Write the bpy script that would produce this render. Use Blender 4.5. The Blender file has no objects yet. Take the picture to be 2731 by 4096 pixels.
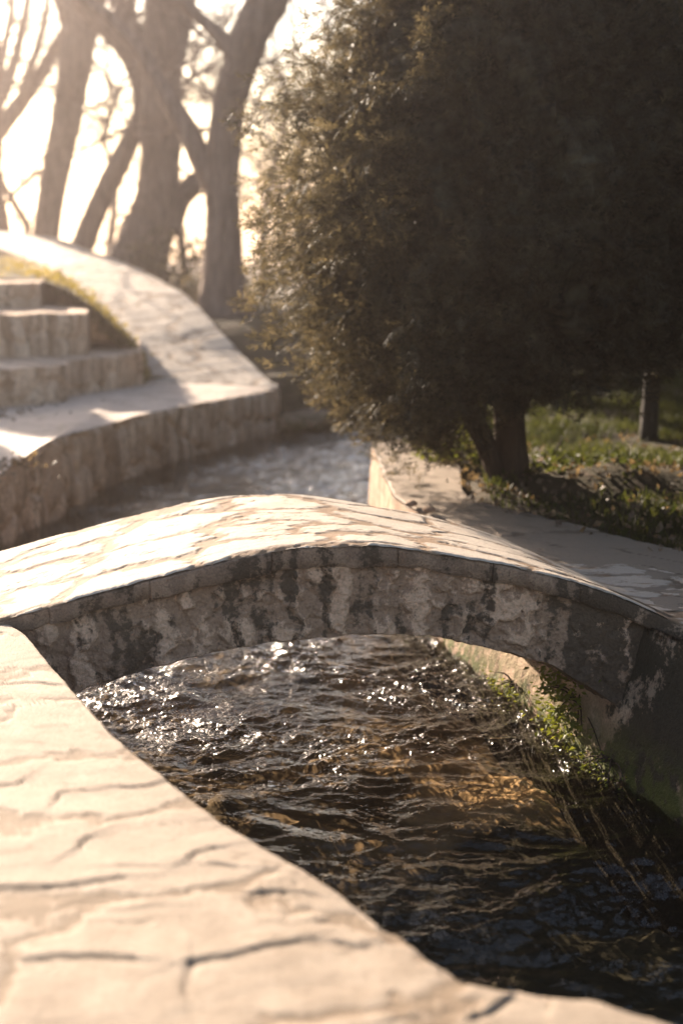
import bpy, math, random
import numpy as np
from mathutils import Vector, Matrix
R = math.radians
rng = np.random.default_rng(7)
random.seed(7)
SC = bpy.context.scene
COL = SC.collection

# ------------------------------------------------------------------ camera, sky, sun, exposure
CAM_H, PITCH, F = 1.2, R(11.4), 5689.0          # metres, radians, focal length in photo pixels (2731 x 4096)
cd = bpy.data.cameras.new('camera'); cam = bpy.data.objects.new('camera', cd); COL.objects.link(cam)
cam.location = (0, 0, CAM_H); cam.rotation_euler = (math.pi/2 - PITCH, 0, 0)
cd.sensor_fit = 'VERTICAL'; cd.sensor_height = 36; cd.sensor_width = 24; cd.lens = 50
cd.clip_start = 0.05; cd.clip_end = 3000
cd.dof.use_dof = True; cd.dof.focus_distance = 4.40; cd.dof.aperture_fstop = 1.7; cd.dof.aperture_blades = 0
SC.camera = cam

SUN_EL, SUN_AZ = R(19), R(-31)                   # sun ahead of the camera and to its left
w = bpy.data.worlds.new('World'); SC.world = w; w.use_nodes = True
nt = w.node_tree; bg = nt.nodes['Background']
sky = nt.nodes.new('ShaderNodeTexSky'); sky.sky_type = 'NISHITA'; sky.sun_disc = False
sky.sun_elevation = SUN_EL; sky.sun_rotation = SUN_AZ
sky.air_density = 1.0; sky.dust_density = 1.5; sky.ozone_density = 0.6; sky.altitude = 200
nt.links.new(sky.outputs['Color'], bg.inputs['Color']); bg.inputs['Strength'].default_value = 0.066
sd = bpy.data.lights.new('sun', 'SUN'); sun = bpy.data.objects.new('sun', sd); COL.objects.link(sun)
sd.energy = 5.0; sd.angle = R(0.5); sd.color = (1.0, 0.88, 0.74)
SUN = Vector((math.sin(SUN_AZ)*math.cos(SUN_EL), math.cos(SUN_AZ)*math.cos(SUN_EL), math.sin(SUN_EL)))
sun.rotation_euler = SUN.to_track_quat('Z', 'Y').to_euler(); sun.location = (-8, 16, 9)
SC.view_settings.view_transform = 'Standard'; SC.view_settings.look = 'None'
SC.view_settings.use_white_balance = True; SC.view_settings.white_balance_temperature = 7100; SC.view_settings.white_balance_tint = 14
SC.view_settings.exposure = 2.0; SC.view_settings.gamma = 1.0; SC.view_settings.use_curve_mapping = False
SC.render.engine = 'CYCLES'
SC.cycles.use_denoising = True
SC.cycles.max_bounces = 6; SC.cycles.diffuse_bounces = 3; SC.cycles.glossy_bounces = 3
SC.cycles.transparent_max_bounces = 8; SC.cycles.volume_bounces = 0; SC.cycles.transmission_bounces = 3
SC.cycles.caustics_reflective = False; SC.cycles.caustics_refractive = False
SC.cycles.sample_clamp_indirect = 4.0

# ------------------------------------------------------------------ pixel -> world (photo read at 1568 x 2352)
K = 2731/1568
def ray(u, v):
    dx = (u*K - 1365.5)/F; dy = (2048 - v*K)/F
    c, s = math.cos(PITCH), math.sin(PITCH)
    return (dx, c + dy*s, -s + dy*c)
def gz(u, v, z=0.0):
    d = ray(u, v); t = (z - CAM_H)/d[2]; return np.array((d[0]*t, d[1]*t, z))
def gy(u, v, Y):
    d = ray(u, v); t = Y/d[1]; return np.array((d[0]*t, Y, CAM_H + d[2]*t))

# ------------------------------------------------------------------ noise
def _h(ix, iy, s):
    n = (ix.astype(np.int64)*374761393 + iy.astype(np.int64)*668265263 + s*1274126177) & 0xFFFFFFFF
    n = ((n ^ (n >> 13))*1274126177) & 0xFFFFFFFF
    return ((n ^ (n >> 16)) & 0xFFFFFF)/float(0xFFFFFF)
def pn(x, y, s=0):
    x = np.asarray(x, float); y = np.asarray(y, float)
    ix = np.floor(x); iy = np.floor(y); fx = x-ix; fy = y-iy
    def g(a, b):
        t = _h(ix+a, iy+b, s)*2*np.pi; return np.cos(t)*(fx-a) + np.sin(t)*(fy-b)
    ux = fx*fx*fx*(fx*(fx*6-15)+10); uy = fy*fy*fy*(fy*(fy*6-15)+10)
    a = g(0,0)*(1-ux)+g(1,0)*ux; b = g(0,1)*(1-ux)+g(1,1)*ux
    return (a*(1-uy)+b*uy)*1.5
def fbm(x, y, s=0, o=4, gain=.5):
    t = 0; a = 1
    for i in range(o): t = t + a*pn(x*2**i+i*17.3, y*2**i-i*9.1, s+i); a *= gain
    return t
def sst(a, b, x):
    t = np.clip((x-a)/(b-a), 0, 1); return t*t*(3-2*t)
def voro(x, y, s=0, jit=.85):
    ix = np.floor(x); iy = np.floor(y); f1 = np.full(x.shape, 9.); f2 = f1.copy(); cid = np.zeros(x.shape)
    for a in (-1,0,1):
        for b in (-1,0,1):
            cx = ix+a; cy = iy+b
            px = cx+.5+(_h(cx,cy,s)-.5)*jit; py = cy+.5+(_h(cx,cy,s+5)-.5)*jit
            d = np.hypot(px-x, py-y); r = _h(cx,cy,s+9)
            new = d < f1
            f2 = np.where(new, f1, np.minimum(f2, d)); cid = np.where(new, r, cid); f1 = np.where(new, d, f1)
    return f1, f2, cid
def flags(x, y, sx, sy, rot=0, s=0, mort=.12, depth=.008, flake=.006, crack=.006):
    """irregular flagstones with mortar; returns height and mortar mask and stone tone"""
    c, n = math.cos(rot), math.sin(rot)
    X = (x*c + y*n)/sx; Y = (-x*n + y*c)/sy
    X2 = X + .16*fbm(X*1.6, Y*1.6, s+1, 5, .6); Y2 = Y + .16*fbm(X*1.6+7, Y*1.6, s+2, 5, .6)
    f1, f2, cid = voro(X2, Y2, s)
    e = f2 - f1 + .07*fbm(X*6, Y*6, s+3, 5, .65)
    m = 1 - sst(mort*.35, mort, e)
    h1 = (cid-.5)*.8*depth + depth*(1-m)
    tx = (np.mod(cid*37.7, 1)-.5); ty = (np.mod(cid*91.3, 1)-.5)
    h1 = h1 + (1-m)*depth*.5*(tx*np.sin(X2*2.1)+ty*np.cos(Y2*2.3))
    q = (fbm(X*.7+cid*13, Y*1.7+cid*7, s+4, 5)*1.5+cid*3)
    fl = np.floor(q) + sst(.86, 1.0, q-np.floor(q))
    h1 = h1 + (1-m)*flake*(fl - np.floor(cid*3))*.8
    h1 = h1 + depth*.14*fbm(X*6, Y*6, s+6, 5, .6) + m*depth*.08*fbm(x*30, y*30, s+8, 3)
    ck = fbm(X*.8+31, Y*2.0+7, s+11, 4); h1 = h1 - crack*np.exp(-(ck/.012)**2)*sst(.0, .35, pn(X*1.3, Y*1.3, s+12))
    CR['c'] = np.exp(-(ck/.016)**2)*sst(.0, .35, pn(X*1.3, Y*1.3, s+12)); lg = q-np.floor(q); CR['c'] = np.maximum(CR['c'], (1-m)*sst(.80, .90, lg)*sst(1.0, .92, lg)*sst(.1, .4, pn(X*1.7+3, Y*2.2, s+14)))
    return h1, m, cid
CR = {}

# ------------------------------------------------------------------ mesh + object helpers
def mesh(name, V, Fc, mat=None, smooth=True, attrs=None):
    me = bpy.data.meshes.new(name)
    V = np.asarray(V, float); me.from_pydata(V.tolist(), [], Fc.tolist() if hasattr(Fc, 'tolist') else Fc)
    if smooth: me.polygons.foreach_set('use_smooth', np.ones(len(me.polygons), bool))
    for k, a in (attrs or {}).items():
        at = me.attributes.new(k, 'FLOAT', 'POINT'); at.data.foreach_set('value', np.asarray(a, np.float32).ravel())
    if mat:
        me.materials.append(mat)
        if mat.name.startswith('mossy'):                          # lightly weathered, with shade painted in along the near right stretch
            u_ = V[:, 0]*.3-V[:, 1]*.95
            near_shade = sst(4.45, 4.05, V[:, 1])*(V[:, 0] > .4)
            for k, a in {'stain_shade': np.clip(.12+.45*fbm(u_*7, V[:, 2]*6, 811, 4)+.75*near_shade, 0, 1), 'pale': np.clip(.5+.6*fbm(u_*6, V[:, 2]*7, 815, 4)-.5*near_shade, 0, 1)}.items():
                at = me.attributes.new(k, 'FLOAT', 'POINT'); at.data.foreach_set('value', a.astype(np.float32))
        elif mat.name.endswith('_stone'):
            for k, a in stains_and_shade(V[:, 0]*.9+V[:, 1]*.75, V[:, 2], 801, *((.9, .25) if mat.name.startswith('terrace') else (1.0, 1.0))).items():
                at = me.attributes.new(k, 'FLOAT', 'POINT'); at.data.foreach_set('value', a.astype(np.float32))
    me.update(); return me
def obj(name, me, parent=None, **p):
    o = bpy.data.objects.new(name, me); COL.objects.link(o)
    if parent: o.parent = parent
    for k, v in p.items(): o[k] = v
    return o
def thing(name, loc, label, category, group=None):
    o = bpy.data.objects.new(name, None); COL.objects.link(o); o.location = loc; o.empty_display_size = .1
    o['label'] = label; o['category'] = category
    if group: o['group'] = group
    return o
def part(name, me, root, **p):
    """world-coordinate mesh -> child of root"""
    me.transform(Matrix.Translation(-Vector(root.location))); return obj(name, me, root, **p)
def copy_thing(root, loc, rz=0, sc=1, label=None, skip=()):
    c = root.copy(); COL.objects.link(c); c.location = loc; c.rotation_euler = (0,0,rz); c.scale = (sc,)*3
    if label: c['label'] = label
    for ch in root.children:
        d = ch.copy(); COL.objects.link(d); d.parent = c
    return c
def grid_faces(n, m, flip=False, off=0):
    i, j = np.meshgrid(np.arange(n-1), np.arange(m-1), indexing='ij'); a = (i*m+j).ravel()+off
    q = np.stack([a, a+m, a+m+1, a+1], 1)
    return q[:, ::-1] if flip else q
class Acc:
    def __init__(s): s.V = []; s.F = []; s.n = 0
    def add(s, V, Fc):
        V = np.asarray(V, float); s.V.append(V); s.F += [tuple(int(i)+s.n for i in f) for f in Fc]; s.n += len(V)
    def mesh(s, name, mat, smooth=True, attrs=None): return mesh(name, np.concatenate(s.V), s.F, mat, smooth, attrs)
def tube(acc, P, Rr, n=8, bark=0.0, seed=0, cap=True):
    P = np.asarray(P, float); Rr = np.asarray(Rr, float)
    T = np.gradient(P, axis=0); T /= np.linalg.norm(T, axis=1)[:, None]+1e-9
    up = np.array((0, -1., 0.2)) if abs(T[0][1]) < .8 else np.array((1., 0, 0))
    V = []; a = np.linspace(0, 2*np.pi, n, endpoint=False)
    for i in range(len(P)):
        x = np.cross(up, T[i]); x /= np.linalg.norm(x)+1e-9; y = np.cross(T[i], x); up = y if i == 0 else up*.5+y*.5
        rr = np.full(n, Rr[i])
        if bark: rr = rr*(1 + bark*pn(a*2.2+seed, np.full(n, i*.45), seed) + bark*.6*pn(np.cos(a)*3+seed, np.sin(a)*3+i*.12, seed+3))
        V.append(P[i] + np.outer(np.cos(a)*rr, x) + np.outer(np.sin(a)*rr, y))
    V = np.concatenate(V); m = len(P)
    Fc = [(i*n+j, i*n+(j+1) % n, (i+1)*n+(j+1) % n, (i+1)*n+j) for i in range(m-1) for j in range(n)]
    if cap: Fc += [tuple(range((m-1)*n, m*n)), tuple(range(n-1, -1, -1))]
    acc.add(V, Fc)
def spline(pts, n):
    """Catmull-Rom through rows of pts"""
    p = np.asarray(pts, float); p = np.vstack([2*p[0]-p[1], p, 2*p[-1]-p[-2]]); k = len(p)-3
    t = np.linspace(0, k-1e-6, n); i = t.astype(int); f = (t-i)[:, None]
    a, b, c, d = p[i], p[i+1], p[i+2], p[i+3]
    return .5*(2*b+(c-a)*f+(2*a-5*b+4*c-d)*f*f+(3*b-a-3*c+d)*f**3)

# ------------------------------------------------------------------ materials
def M(name):
    m = bpy.data.materials.new(name); m.use_nodes = True
    return m, m.node_tree, m.node_tree.nodes['Principled BSDF']
def N(t, kind, **k):
    n = t.nodes.new(kind)
    for a, v in k.items():
        if a in n.inputs: n.inputs[a].default_value = v
        else: setattr(n, a, v)
    return n
def coords(t, scale=(1,1,1), rot=(0,0,0)):
    g = N(t, 'ShaderNodeNewGeometry'); mp = N(t, 'ShaderNodeMapping'); mp.inputs['Scale'].default_value = scale; mp.inputs['Rotation'].default_value = rot
    t.links.new(g.outputs['Position'], mp.inputs['Vector']); return mp.outputs['Vector']
def noise(t, vec, scale, detail=5, rough=.55, dist=0):
    n = N(t, 'ShaderNodeTexNoise'); n.inputs['Scale'].default_value = scale; n.inputs['Detail'].default_value = detail
    n.inputs['Roughness'].default_value = rough; n.inputs['Distortion'].default_value = dist
    t.links.new(vec, n.inputs['Vector']); return n.outputs['Fac']
def ramp(t, fac, stops):
    r = N(t, 'ShaderNodeValToRGB'); e = r.color_ramp.elements
    while len(e) < len(stops): e.new(.5)
    for k, (p, c) in zip(e, stops): k.position = p; k.color = (*c, 1) if len(c) == 3 else c
    t.links.new(fac, r.inputs['Fac']); return r.outputs['Color']
def mix(t, fac, a, b, mode='MIX'):
    m = N(t, 'ShaderNodeMix', data_type='RGBA', blend_type=mode)
    for s, v in ((0, fac), (6, a), (7, b)):
        if hasattr(v, 'is_output'): t.links.new(v, m.inputs[s])
        elif s == 0: m.inputs[0].default_value = v
        else: m.inputs[s].default_value = (*v, 1)
    return m.outputs[2]
def bump(t, b, h, dist, strength=1.0):
    n = N(t, 'ShaderNodeBump'); n.inputs['Distance'].default_value = dist; n.inputs['Strength'].default_value = strength
    t.links.new(h, n.inputs['Height']); t.links.new(n.outputs['Normal'], b.inputs['Normal'])
def attr(t, name):
    a = N(t, 'ShaderNodeAttribute'); a.attribute_name = name; return a.outputs['Fac']

def stone_top(name, stone_a, stone_b, mortar, rough=.75, spec=.25):
    m, t, b = M(name); v = coords(t)
    n1 = ramp(t, noise(t, v, 8, 9, .68), [(.36, (0,0,0)), (.62, (1,1,1))]); n2 = noise(t, v, 60, 4)
    c = mix(t, n1, stone_a, stone_b); c = mix(t, attr(t, 'tone'), c, tuple(x*.82 for x in stone_b))
    c = mix(t, attr(t, 'mortar'), c, mortar)
    c = mix(t, attr(t, 'crack'), c, tuple(x*.72 for x in mortar))
    pits = ramp(t, noise(t, v, 130, 3), [(.30, (.45,.4,.35)), (.42, (1,1,1))])
    c = mix(t, .55, c, pits, 'MULTIPLY')
    t.links.new(c, b.inputs['Base Color']); b.inputs['Roughness'].default_value = rough; b.inputs['Specular IOR Level'].default_value = spec
    bump(t, b, mix(t, .6, n2, noise(t, v, 170, 5, .7)), .004); return m
m_flag = stone_top('sandstone_flags', (.25,.19,.135), (.39,.315,.24), (.21,.15,.097))
m_deck = stone_top('bridge_flags', (.40,.335,.27), (.56,.49,.41), (.25,.17,.11), rough=.78, spec=.2)
m_path = stone_top('path_flags', (.22,.175,.135), (.33,.265,.205), (.18,.135,.095))
m_pale = stone_top('terrace_flags', (.50,.41,.34), (.60,.50,.42), (.40,.32,.25), rough=.65)

def wall_mat(name, pale, mid, dark, sc=1.0, green=.0):
    """masonry with pale render patches and dark vertical run-off and painted shade (masks stored on the mesh)"""
    m, t, b = M(name); v1 = coords(t)
    bl = noise(t, v1, 48*sc, 6, .68); fn = noise(t, v1, 110*sc, 4, .6)
    def edge(at, lo, hi):
        ad = N(t, 'ShaderNodeMath', operation='ADD'); sb = N(t, 'ShaderNodeMath', operation='MULTIPLY_ADD'); sb.inputs[1].default_value = 1.3; sb.inputs[2].default_value = -.65
        t.links.new(bl, sb.inputs[0]); t.links.new(attr(t, at), ad.inputs[0]); t.links.new(sb.outputs[0], ad.inputs[1])
        return ramp(t, ad.outputs[0], [(lo, (0,0,0)), (hi, (1,1,1))])
    c = mix(t, edge('pale', .42, .58), mid, pale); c = mix(t, edge('stain_shade', .40, .60), c, dark)
    c = mix(t, .6, c, ramp(t, fn, [(.3, (.4,.4,.4)), (.6, (1,1,1))]), 'MULTIPLY')
    if green:
        sx = N(t, 'ShaderNodeSeparateXYZ'); t.links.new(v1, sx.inputs[0]); mr = N(t, 'ShaderNodeMapRange'); t.links.new(sx.outputs[2], mr.inputs[0])
        for k_, v_ in zip((1, 2, 3, 4), (-.30, -.47, 0, 1)): mr.inputs[k_].default_value = v_
        ms = N(t, 'ShaderNodeMath', operation='MULTIPLY'); t.links.new(mr.outputs[0], ms.inputs[0]); t.links.new(ramp(t, noise(t, v1, 18, 5), [(.38, (0,0,0)), (.5, (1,1,1))]), ms.inputs[1])
        c = mix(t, ms.outputs[0], c, (.075,.085,.018))
        al = N(t, 'ShaderNodeMapRange'); t.links.new(sx.outputs[2], al.inputs[0])
        for k_, v_ in zip((1, 2, 3, 4), (-.475, -.52, 0, 1)): al.inputs[k_].default_value = v_
        c = mix(t, al.outputs[0], c, (.014,.012,.008))
    t.links.new(c, b.inputs['Base Color']); b.inputs['Roughness'].default_value = .85; b.inputs['Specular IOR Level'].default_value = .25
    bump(t, b, mix(t, .5, fn, bl), .014); return m
def stains_and_shade(u, z, seed, k=1.0, iso=1.0):
    """u along the wall (m), z height (m): dark run-off, painted shade and pale patch masks"""
    w_ = u + .02*fbm(u*6, z*6, seed+9, 3)
    st = .33 + .30*pn(w_*4.5*k, z*.7, seed) + .48*pn(w_*13*k, z*.9, seed+1) + .34*pn(w_*33*k, z*1.5, seed+6) + .22*iso*fbm(w_*12*k, z*12*k, seed+2, 4)
    pa = .45 + .42*pn(w_*8*k+5, z*1.2*k, seed+3) + .34*pn(w_*24*k+5, z*2*k, seed+5) + .34*iso*fbm(w_*14*k, z*14*k, seed+4, 4)
    if seed == 801 and k == 1.0:                                  # shade painted darker towards the right end of the bridge
        st = st + .42*sst(.25+3.19, 1.0+3.19, u)*(u < 4.9)
    return {'stain_shade': np.clip(st, 0, 1), 'pale': np.clip(pa, 0, 1)}
m_face = wall_mat('bridge_face_stone', (.72,.48,.34), (.40,.26,.18), (.12,.085,.06))
m_cope = wall_mat('coping_stone', (.42,.29,.21), (.30,.205,.15), (.11,.08,.058), 1.4)
m_wall = wall_mat('terrace_wall_stone', (.80,.62,.47), (.56,.40,.285), (.34,.235,.16), .5)
m_wallr = wall_mat('mossy_wall_stone', (.50,.36,.25), (.38,.26,.18), (.05,.04,.026), 1.0, .35)

def simple(name, stops, scale, rough=.9, bd=.01, stretch=(1,1,1), detail=6, spec=.2):
    m, t, b = M(name); v = coords(t, stretch); n = noise(t, v, scale, detail, .6, .2)
    t.links.new(ramp(t, n, stops), b.inputs['Base Color']); b.inputs['Roughness'].default_value = rough; b.inputs['Specular IOR Level'].default_value = spec
    bump(t, b, n, bd); return m
m_ground = simple('bank_soil', [(.35, (.034,.027,.017)), (.5, (.055,.047,.024)), (.62, (.09,.065,.042))], 6, .95, .03)
m_bark = simple('tree_bark', [(.3, (.11,.083,.068)), (.55, (.22,.165,.135)), (.75, (.32,.25,.21))], 14, .95, .03, (1,1,.22), spec=.1)
m_bark2 = simple('conifer_bark', [(.3, (.035,.026,.02)), (.7, (.09,.065,.05))], 20, .95, .02, (1,1,.2), spec=.1)
def bed_mat():
    m, t, b = M('stream_bed_sand'); v = coords(t)
    n = noise(t, v, 4, 8, .62, .3); n2 = noise(t, v, 40, 4)
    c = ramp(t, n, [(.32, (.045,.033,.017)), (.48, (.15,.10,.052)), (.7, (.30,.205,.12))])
    c = mix(t, attr(t, 'lit_sand'), c, (.72,.52,.33)); c = mix(t, attr(t, 'bed_shade'), c, (.018,.02,.012))  # sunlit patch and bridge shadow are mixed into the bed colour
    c = mix(t, .3, c, ramp(t, n2, [(.3, (.45,.42,.4)), (.6, (1,1,1))]), 'MULTIPLY')
    t.links.new(c, b.inputs['Base Color']); b.inputs['Roughness'].default_value = .9; bump(t, b, n2, .004); return m
m_bed = bed_mat()
m_post = simple('weathered_wood', [(.35, (.05,.045,.038)), (.58, (.055,.05,.046)), (.70, (.24,.22,.2))], 22, .9, .01, (1,1,.16))
def leaf_mat(name, a, bcol, trans=.4, scale=8, rough=.55, glow=(1.5,1.35,.8)):
    m, t, b = M(name); v = coords(t)
    c = ramp(t, noise(t, v, scale, 4), [(.35, a), (.65, bcol)])
    t.links.new(c, b.inputs['Base Color']); b.inputs['Roughness'].default_value = rough; b.inputs['Specular IOR Level'].default_value = .3
    tr = N(t, 'ShaderNodeBsdfTranslucent'); t.links.new(mix(t, 1.0, c, glow, 'MULTIPLY'), tr.inputs['Color'])
    ms = N(t, 'ShaderNodeMixShader'); ms.inputs[0].default_value = trans
    t.links.new(b.outputs[0], ms.inputs[1]); t.links.new(tr.outputs[0], ms.inputs[2])
    t.links.new(ms.outputs[0], t.nodes['Material Output'].inputs['Surface']); return m
m_thuja = leaf_mat('conifer_foliage', (.008,.012,.009), (.125,.125,.085), .5, 13, .55, (1.7,1.3,.95))
m_grass = leaf_mat('grass_blades', (.020,.031,.008), (.06,.07,.021), .5, 6)
m_moss = leaf_mat('creeping_leaves', (.10,.13,.025), (.17,.19,.04), .45, 14)
m_gold = leaf_mat('dry_groundcover', (.13,.115,.035), (.24,.20,.08), .5, 7)
m_litter = leaf_mat('fallen_leaf', (.08,.058,.042), (.20,.15,.11), .3, 30)
def water_mat():
    m, t, b = M('stream_water'); t.nodes.remove(b)
    v = coords(t, (1, .8, 1)); n = noise(t, v, 55, 3, .5, .5)
    bp = N(t, 'ShaderNodeBump'); bp.inputs['Distance'].default_value = .012; t.links.new(attr(t, 'chop'), bp.inputs['Strength']); t.links.new(n, bp.inputs['Height'])
    fr = N(t, 'ShaderNodeFresnel'); fr.inputs['IOR'].default_value = 1.33
    tp = N(t, 'ShaderNodeBsdfTransparent'); tp.inputs['Color'].default_value = (.90,.83,.70,1)
    gl = N(t, 'ShaderNodeBsdfGlossy'); gl.inputs['Roughness'].default_value = .09; gl.inputs['Color'].default_value = (1,1,1,1)
    t.links.new(bp.outputs[0], fr.inputs['Normal']); t.links.new(bp.outputs[0], gl.inputs['Normal'])
    ms = N(t, 'ShaderNodeMixShader'); t.links.new(fr.outputs[0], ms.inputs[0]); t.links.new(tp.outputs[0], ms.inputs[1]); t.links.new(gl.outputs[0], ms.inputs[2])
    t.links.new(ms.outputs[0], t.nodes['Material Output'].inputs['Surface']); return m
m_water = water_mat()

# ------------------------------------------------------------------ plan of the channel
WZ = -.5                                                     # water level
near_px = [(60,1450),(118,1520),(180,1590),(262,1682),(360,1760),(430,1815),(500,1872),(600,1932),(700,1990),(790,2050),(862,2106),(880,2124),(930,2142),(985,2192),(1060,2240),(1130,2256),(1200,2264),(1290,2276),(1370,2284),(1470,2318),(1568,2346)]
near_edge = np.array([gz(u, v)[:2] for u, v in near_px])
near_edge = np.vstack([[(-1.02, 4.235)], near_edge, [(.85, 1.93), (1.2, 1.85), (2.2, 1.5), (3.5, 1.0)]])
near_edge = near_edge[np.argsort(near_edge[:, 0])]
right_line = np.array([(.15,8.05),(.17,7.4),(.2,6.7),(.25,6.1),(.40,5.65),(.56,5.1),(.71,4.6),(.87,4.1),(1.2,3.5),(1.85,2.95),(2.7,2.5),(4.2,1.7)])
terr_px = [(-300,1330,1480),(-150,1190,1330),(0,1096,1262),(60,1052,1225),(128,1012,1192),(231,982,1132),(333,952,1087),(420,935,1056),(513,918,1030),(580,906,1012),(640,894,997)]
terr = []
for u, vt, vb in terr_px:
    p = gz(u, vb, WZ); q = gy(u, vt, p[1]); terr.append((p[0], p[1], q[2]))
terr = np.array(terr)
far_left = np.array([(-.05,12.5),(.5,13.3),(1.6,14.6),(4,16.5),(8,18.5)])
far_right = np.array([(8,16.5),(4.2,14.6),(2.0,12.9),(1.0,11.6),(.45,10.2),(.22,9.0)])
poly = np.vstack([near_edge[::-1], [(-2.4,4.6),(-2.8,5.5)], terr[:, :2], far_left, far_right, right_line, [(4.2,1.0)]])
def inside(x, y, P):
    r = np.zeros(x.shape, bool); j = len(P)-1
    for i in range(len(P)):
        xi, yi = P[i]; xj, yj = P[j]
        c = ((yi > y) != (yj > y)) & (x < (xj-xi)*(y-yi)/((yj-yi)+1e-12)+xi); r ^= c; j = i
    return r

# ------------------------------------------------------------------ ground, stream bed, water
def axis(a, b, step, ext, k=1.35):
    c = list(np.arange(a, b+1e-6, step)); s = step
    lo, hi = a, b; L = []; H = []
    while hi < ext: s *= k; hi += s; H.append(hi)
    s = step
    while lo > -ext: s *= k; lo -= s; L.append(lo)
    return np.array(L[::-1]+c+H)
ramp_r = np.array([gy(u, v, Y) for u, v, Y in [(637,893,11.66),(560,820,12.5),(500,755,13.1),(440,690,14),(380,650,14.8),(300,610,15.8),(200,574,17),(130,548,18),(0,533,19.5),(-200,522,21.5),(-420,520,23.5)]])
ramp_l = np.array([gy(u, v, Y) for u, v, Y in [(328,884,11.9),(275,775,13),(232,722,13.8),(190,672,14.8),(140,630,15.8),(80,602,17),(0,572,18.5),(-150,556,20.3),(-380,548,22.5)]])
def ground_h(x, y):
    h = -.06 + .03*fbm(x*.8, y*.8, 3, 4) + .012*fbm(x*6, y*6, 5, 3)
    rb = sst(.35, 1.2, x)*sst(5.2, 6.8, y)*(1-sst(12, 16, y)); h = h + rb*.06
    mound = np.exp(-(((x-1.25)/.6)**2 + ((y-6.6)/.22)**2)); h = h + .06*mound*(1+.6*fbm(x*8, y*8, 9, 3))
    bank = sst(12.3, 13.4, y)*(1-sst(17, 24, y))*sst(-3.5, -.8, x)*(1-.8*sst(-.5, .1, x)); h = h + bank*.38
    h = h - np.maximum(0, y-20)*.022*(np.clip((y-20)/30, 0, 1)*.4+.6)
    h = h - .12*(x < -.2)*(y < 12)
    wl = sst(-3.0, -1.2, -x)*0
    return h
gx = axis(-8, 8, .1, 300); gyv = axis(-3, 26, .1, 300)
X, Y = np.meshgrid(gx, gyv, indexing='ij'); Z = ground_h(X, Y)
ins = inside(X, Y, poly)
for a_ in np.arange(0, 2*np.pi, np.pi/6): ins |= inside(X+.17*np.cos(a_), Y+.17*np.sin(a_), poly) & (Y < 11.6)      # the sheet stops behind the walls
Z = np.where(ins, -1.1, Z)
left_zone = (X < -.2) & (Y > 3.5) & (Y < 12.2) & ~ins
obj('ground', mesh('ground', np.stack([X, Y, Z], -1).reshape(-1, 3), grid_faces(*X.shape, flip=False), m_ground), kind='structure')

bx = np.arange(-3.2, 4.4, .03); by = np.arange(.8, 16.5, .04); X, Y = np.meshgrid(bx, by, indexing='ij')
Z = -.70 + .05*fbm(X*1.4, Y*1.4, 31, 4) + .007*fbm(X*9, Y*9, 35, 4) - .10*sst(4.2, 3.6, Y+.2*np.sin(X*5))
f1, f2, cid = voro(X*7, Y*7, 41); Z += sst(.42, .05, f1)*.025*(cid > .6)
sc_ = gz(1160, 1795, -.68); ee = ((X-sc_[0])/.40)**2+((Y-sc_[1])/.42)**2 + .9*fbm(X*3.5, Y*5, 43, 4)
lit_sand = sst(1.5, .3, ee); bp_ = np.array([gz(u, v, -.69)[:2] for u, v in [(500,2060),(850,2045),(960,2010),(1020,1965),(1090,1905),(1180,1880),(1290,1876),(1380,1918),(1460,1935)]]); bound = np.interp(X, bp_[:, 0], bp_[:, 1]) + .06*fbm(X*5, Y*5, 45, 4)  # sunlit patch painted as paler sand
bed_shade = sst(.05, -.04, Y-bound)  # bridge shadow painted dark into the bed, up to its traced edge
obj('stream_bed', mesh('stream_bed', np.stack([X, Y, Z], -1).reshape(-1, 3), grid_faces(*X.shape), m_bed, attrs={'lit_sand': lit_sand, 'bed_shade': bed_shade}), kind='structure')

def CH(x, y):
    xr = np.interp(y, right_line[::-1, 1], right_line[::-1, 0])
    c = (.48 + .52*sst(-.25, .4, fbm(x*1.7, y*2.4, 62, 3)))*(.45+.55*sst(3.7, 4.6, y))
    return np.clip(c + .7*np.exp(-((x-xr)/.10)**2)*sst(4.0, 4.3, y), 0, 1.2)
def waves(x, y):
    a = R(28); s = x*math.cos(a)+y*math.sin(a); c = -x*math.sin(a)+y*math.cos(a)      # c runs down the current
    wx = x + .10*pn(x*2.1, y*2.1, 60); wy = y + .10*pn(x*2.1+9, y*2.1, 61)
    z = .014*fbm(wx*1.3, wy*2.4, 51, 2)
    z = z + .0100*pn(wx*3.4, wy*6.5, 52) + .0075*pn(wx*8+3, wy*12, 53)
    chop = CH(x, y)
    rid = 1-np.abs(pn(wx*7+2, wy*11, 54)); z = z + .0150*rid**2*chop
    rid2 = 1-np.abs(pn(wx*17, wy*24, 55)); z = z + (.0074*rid2**2 + .0024*pn(wx*38, wy*52, 56))*chop
    turb = np.exp(-(((x-.62)/.28)**2+((y-3.35)/.25)**2)) + .7*np.exp(-(((x-.1)/.14)**2+((y-3.05)/.2)**2))
    z = z + turb*.008*fbm(x*22, y*22, 58, 3)
    return z
acc = Acc()
x1 = np.arange(-1.7, 2.4, .0085); y1 = np.arange(1.6, 7.0001, .0085); X, Y = np.meshgrid(x1, y1, indexing='ij')
V1 = np.stack([X, Y, WZ+waves(X, Y)], -1).reshape(-1, 3); F1 = grid_faces(*X.shape)
x2 = np.arange(-3.4, 5, .03); y2 = np.arange(7.0, 17, .03); X, Y = np.meshgrid(x2, y2, indexing='ij')
V2 = np.stack([X, Y, WZ+waves(X, Y)], -1).reshape(-1, 3); F2 = grid_faces(*X.shape, off=len(V1))
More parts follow.
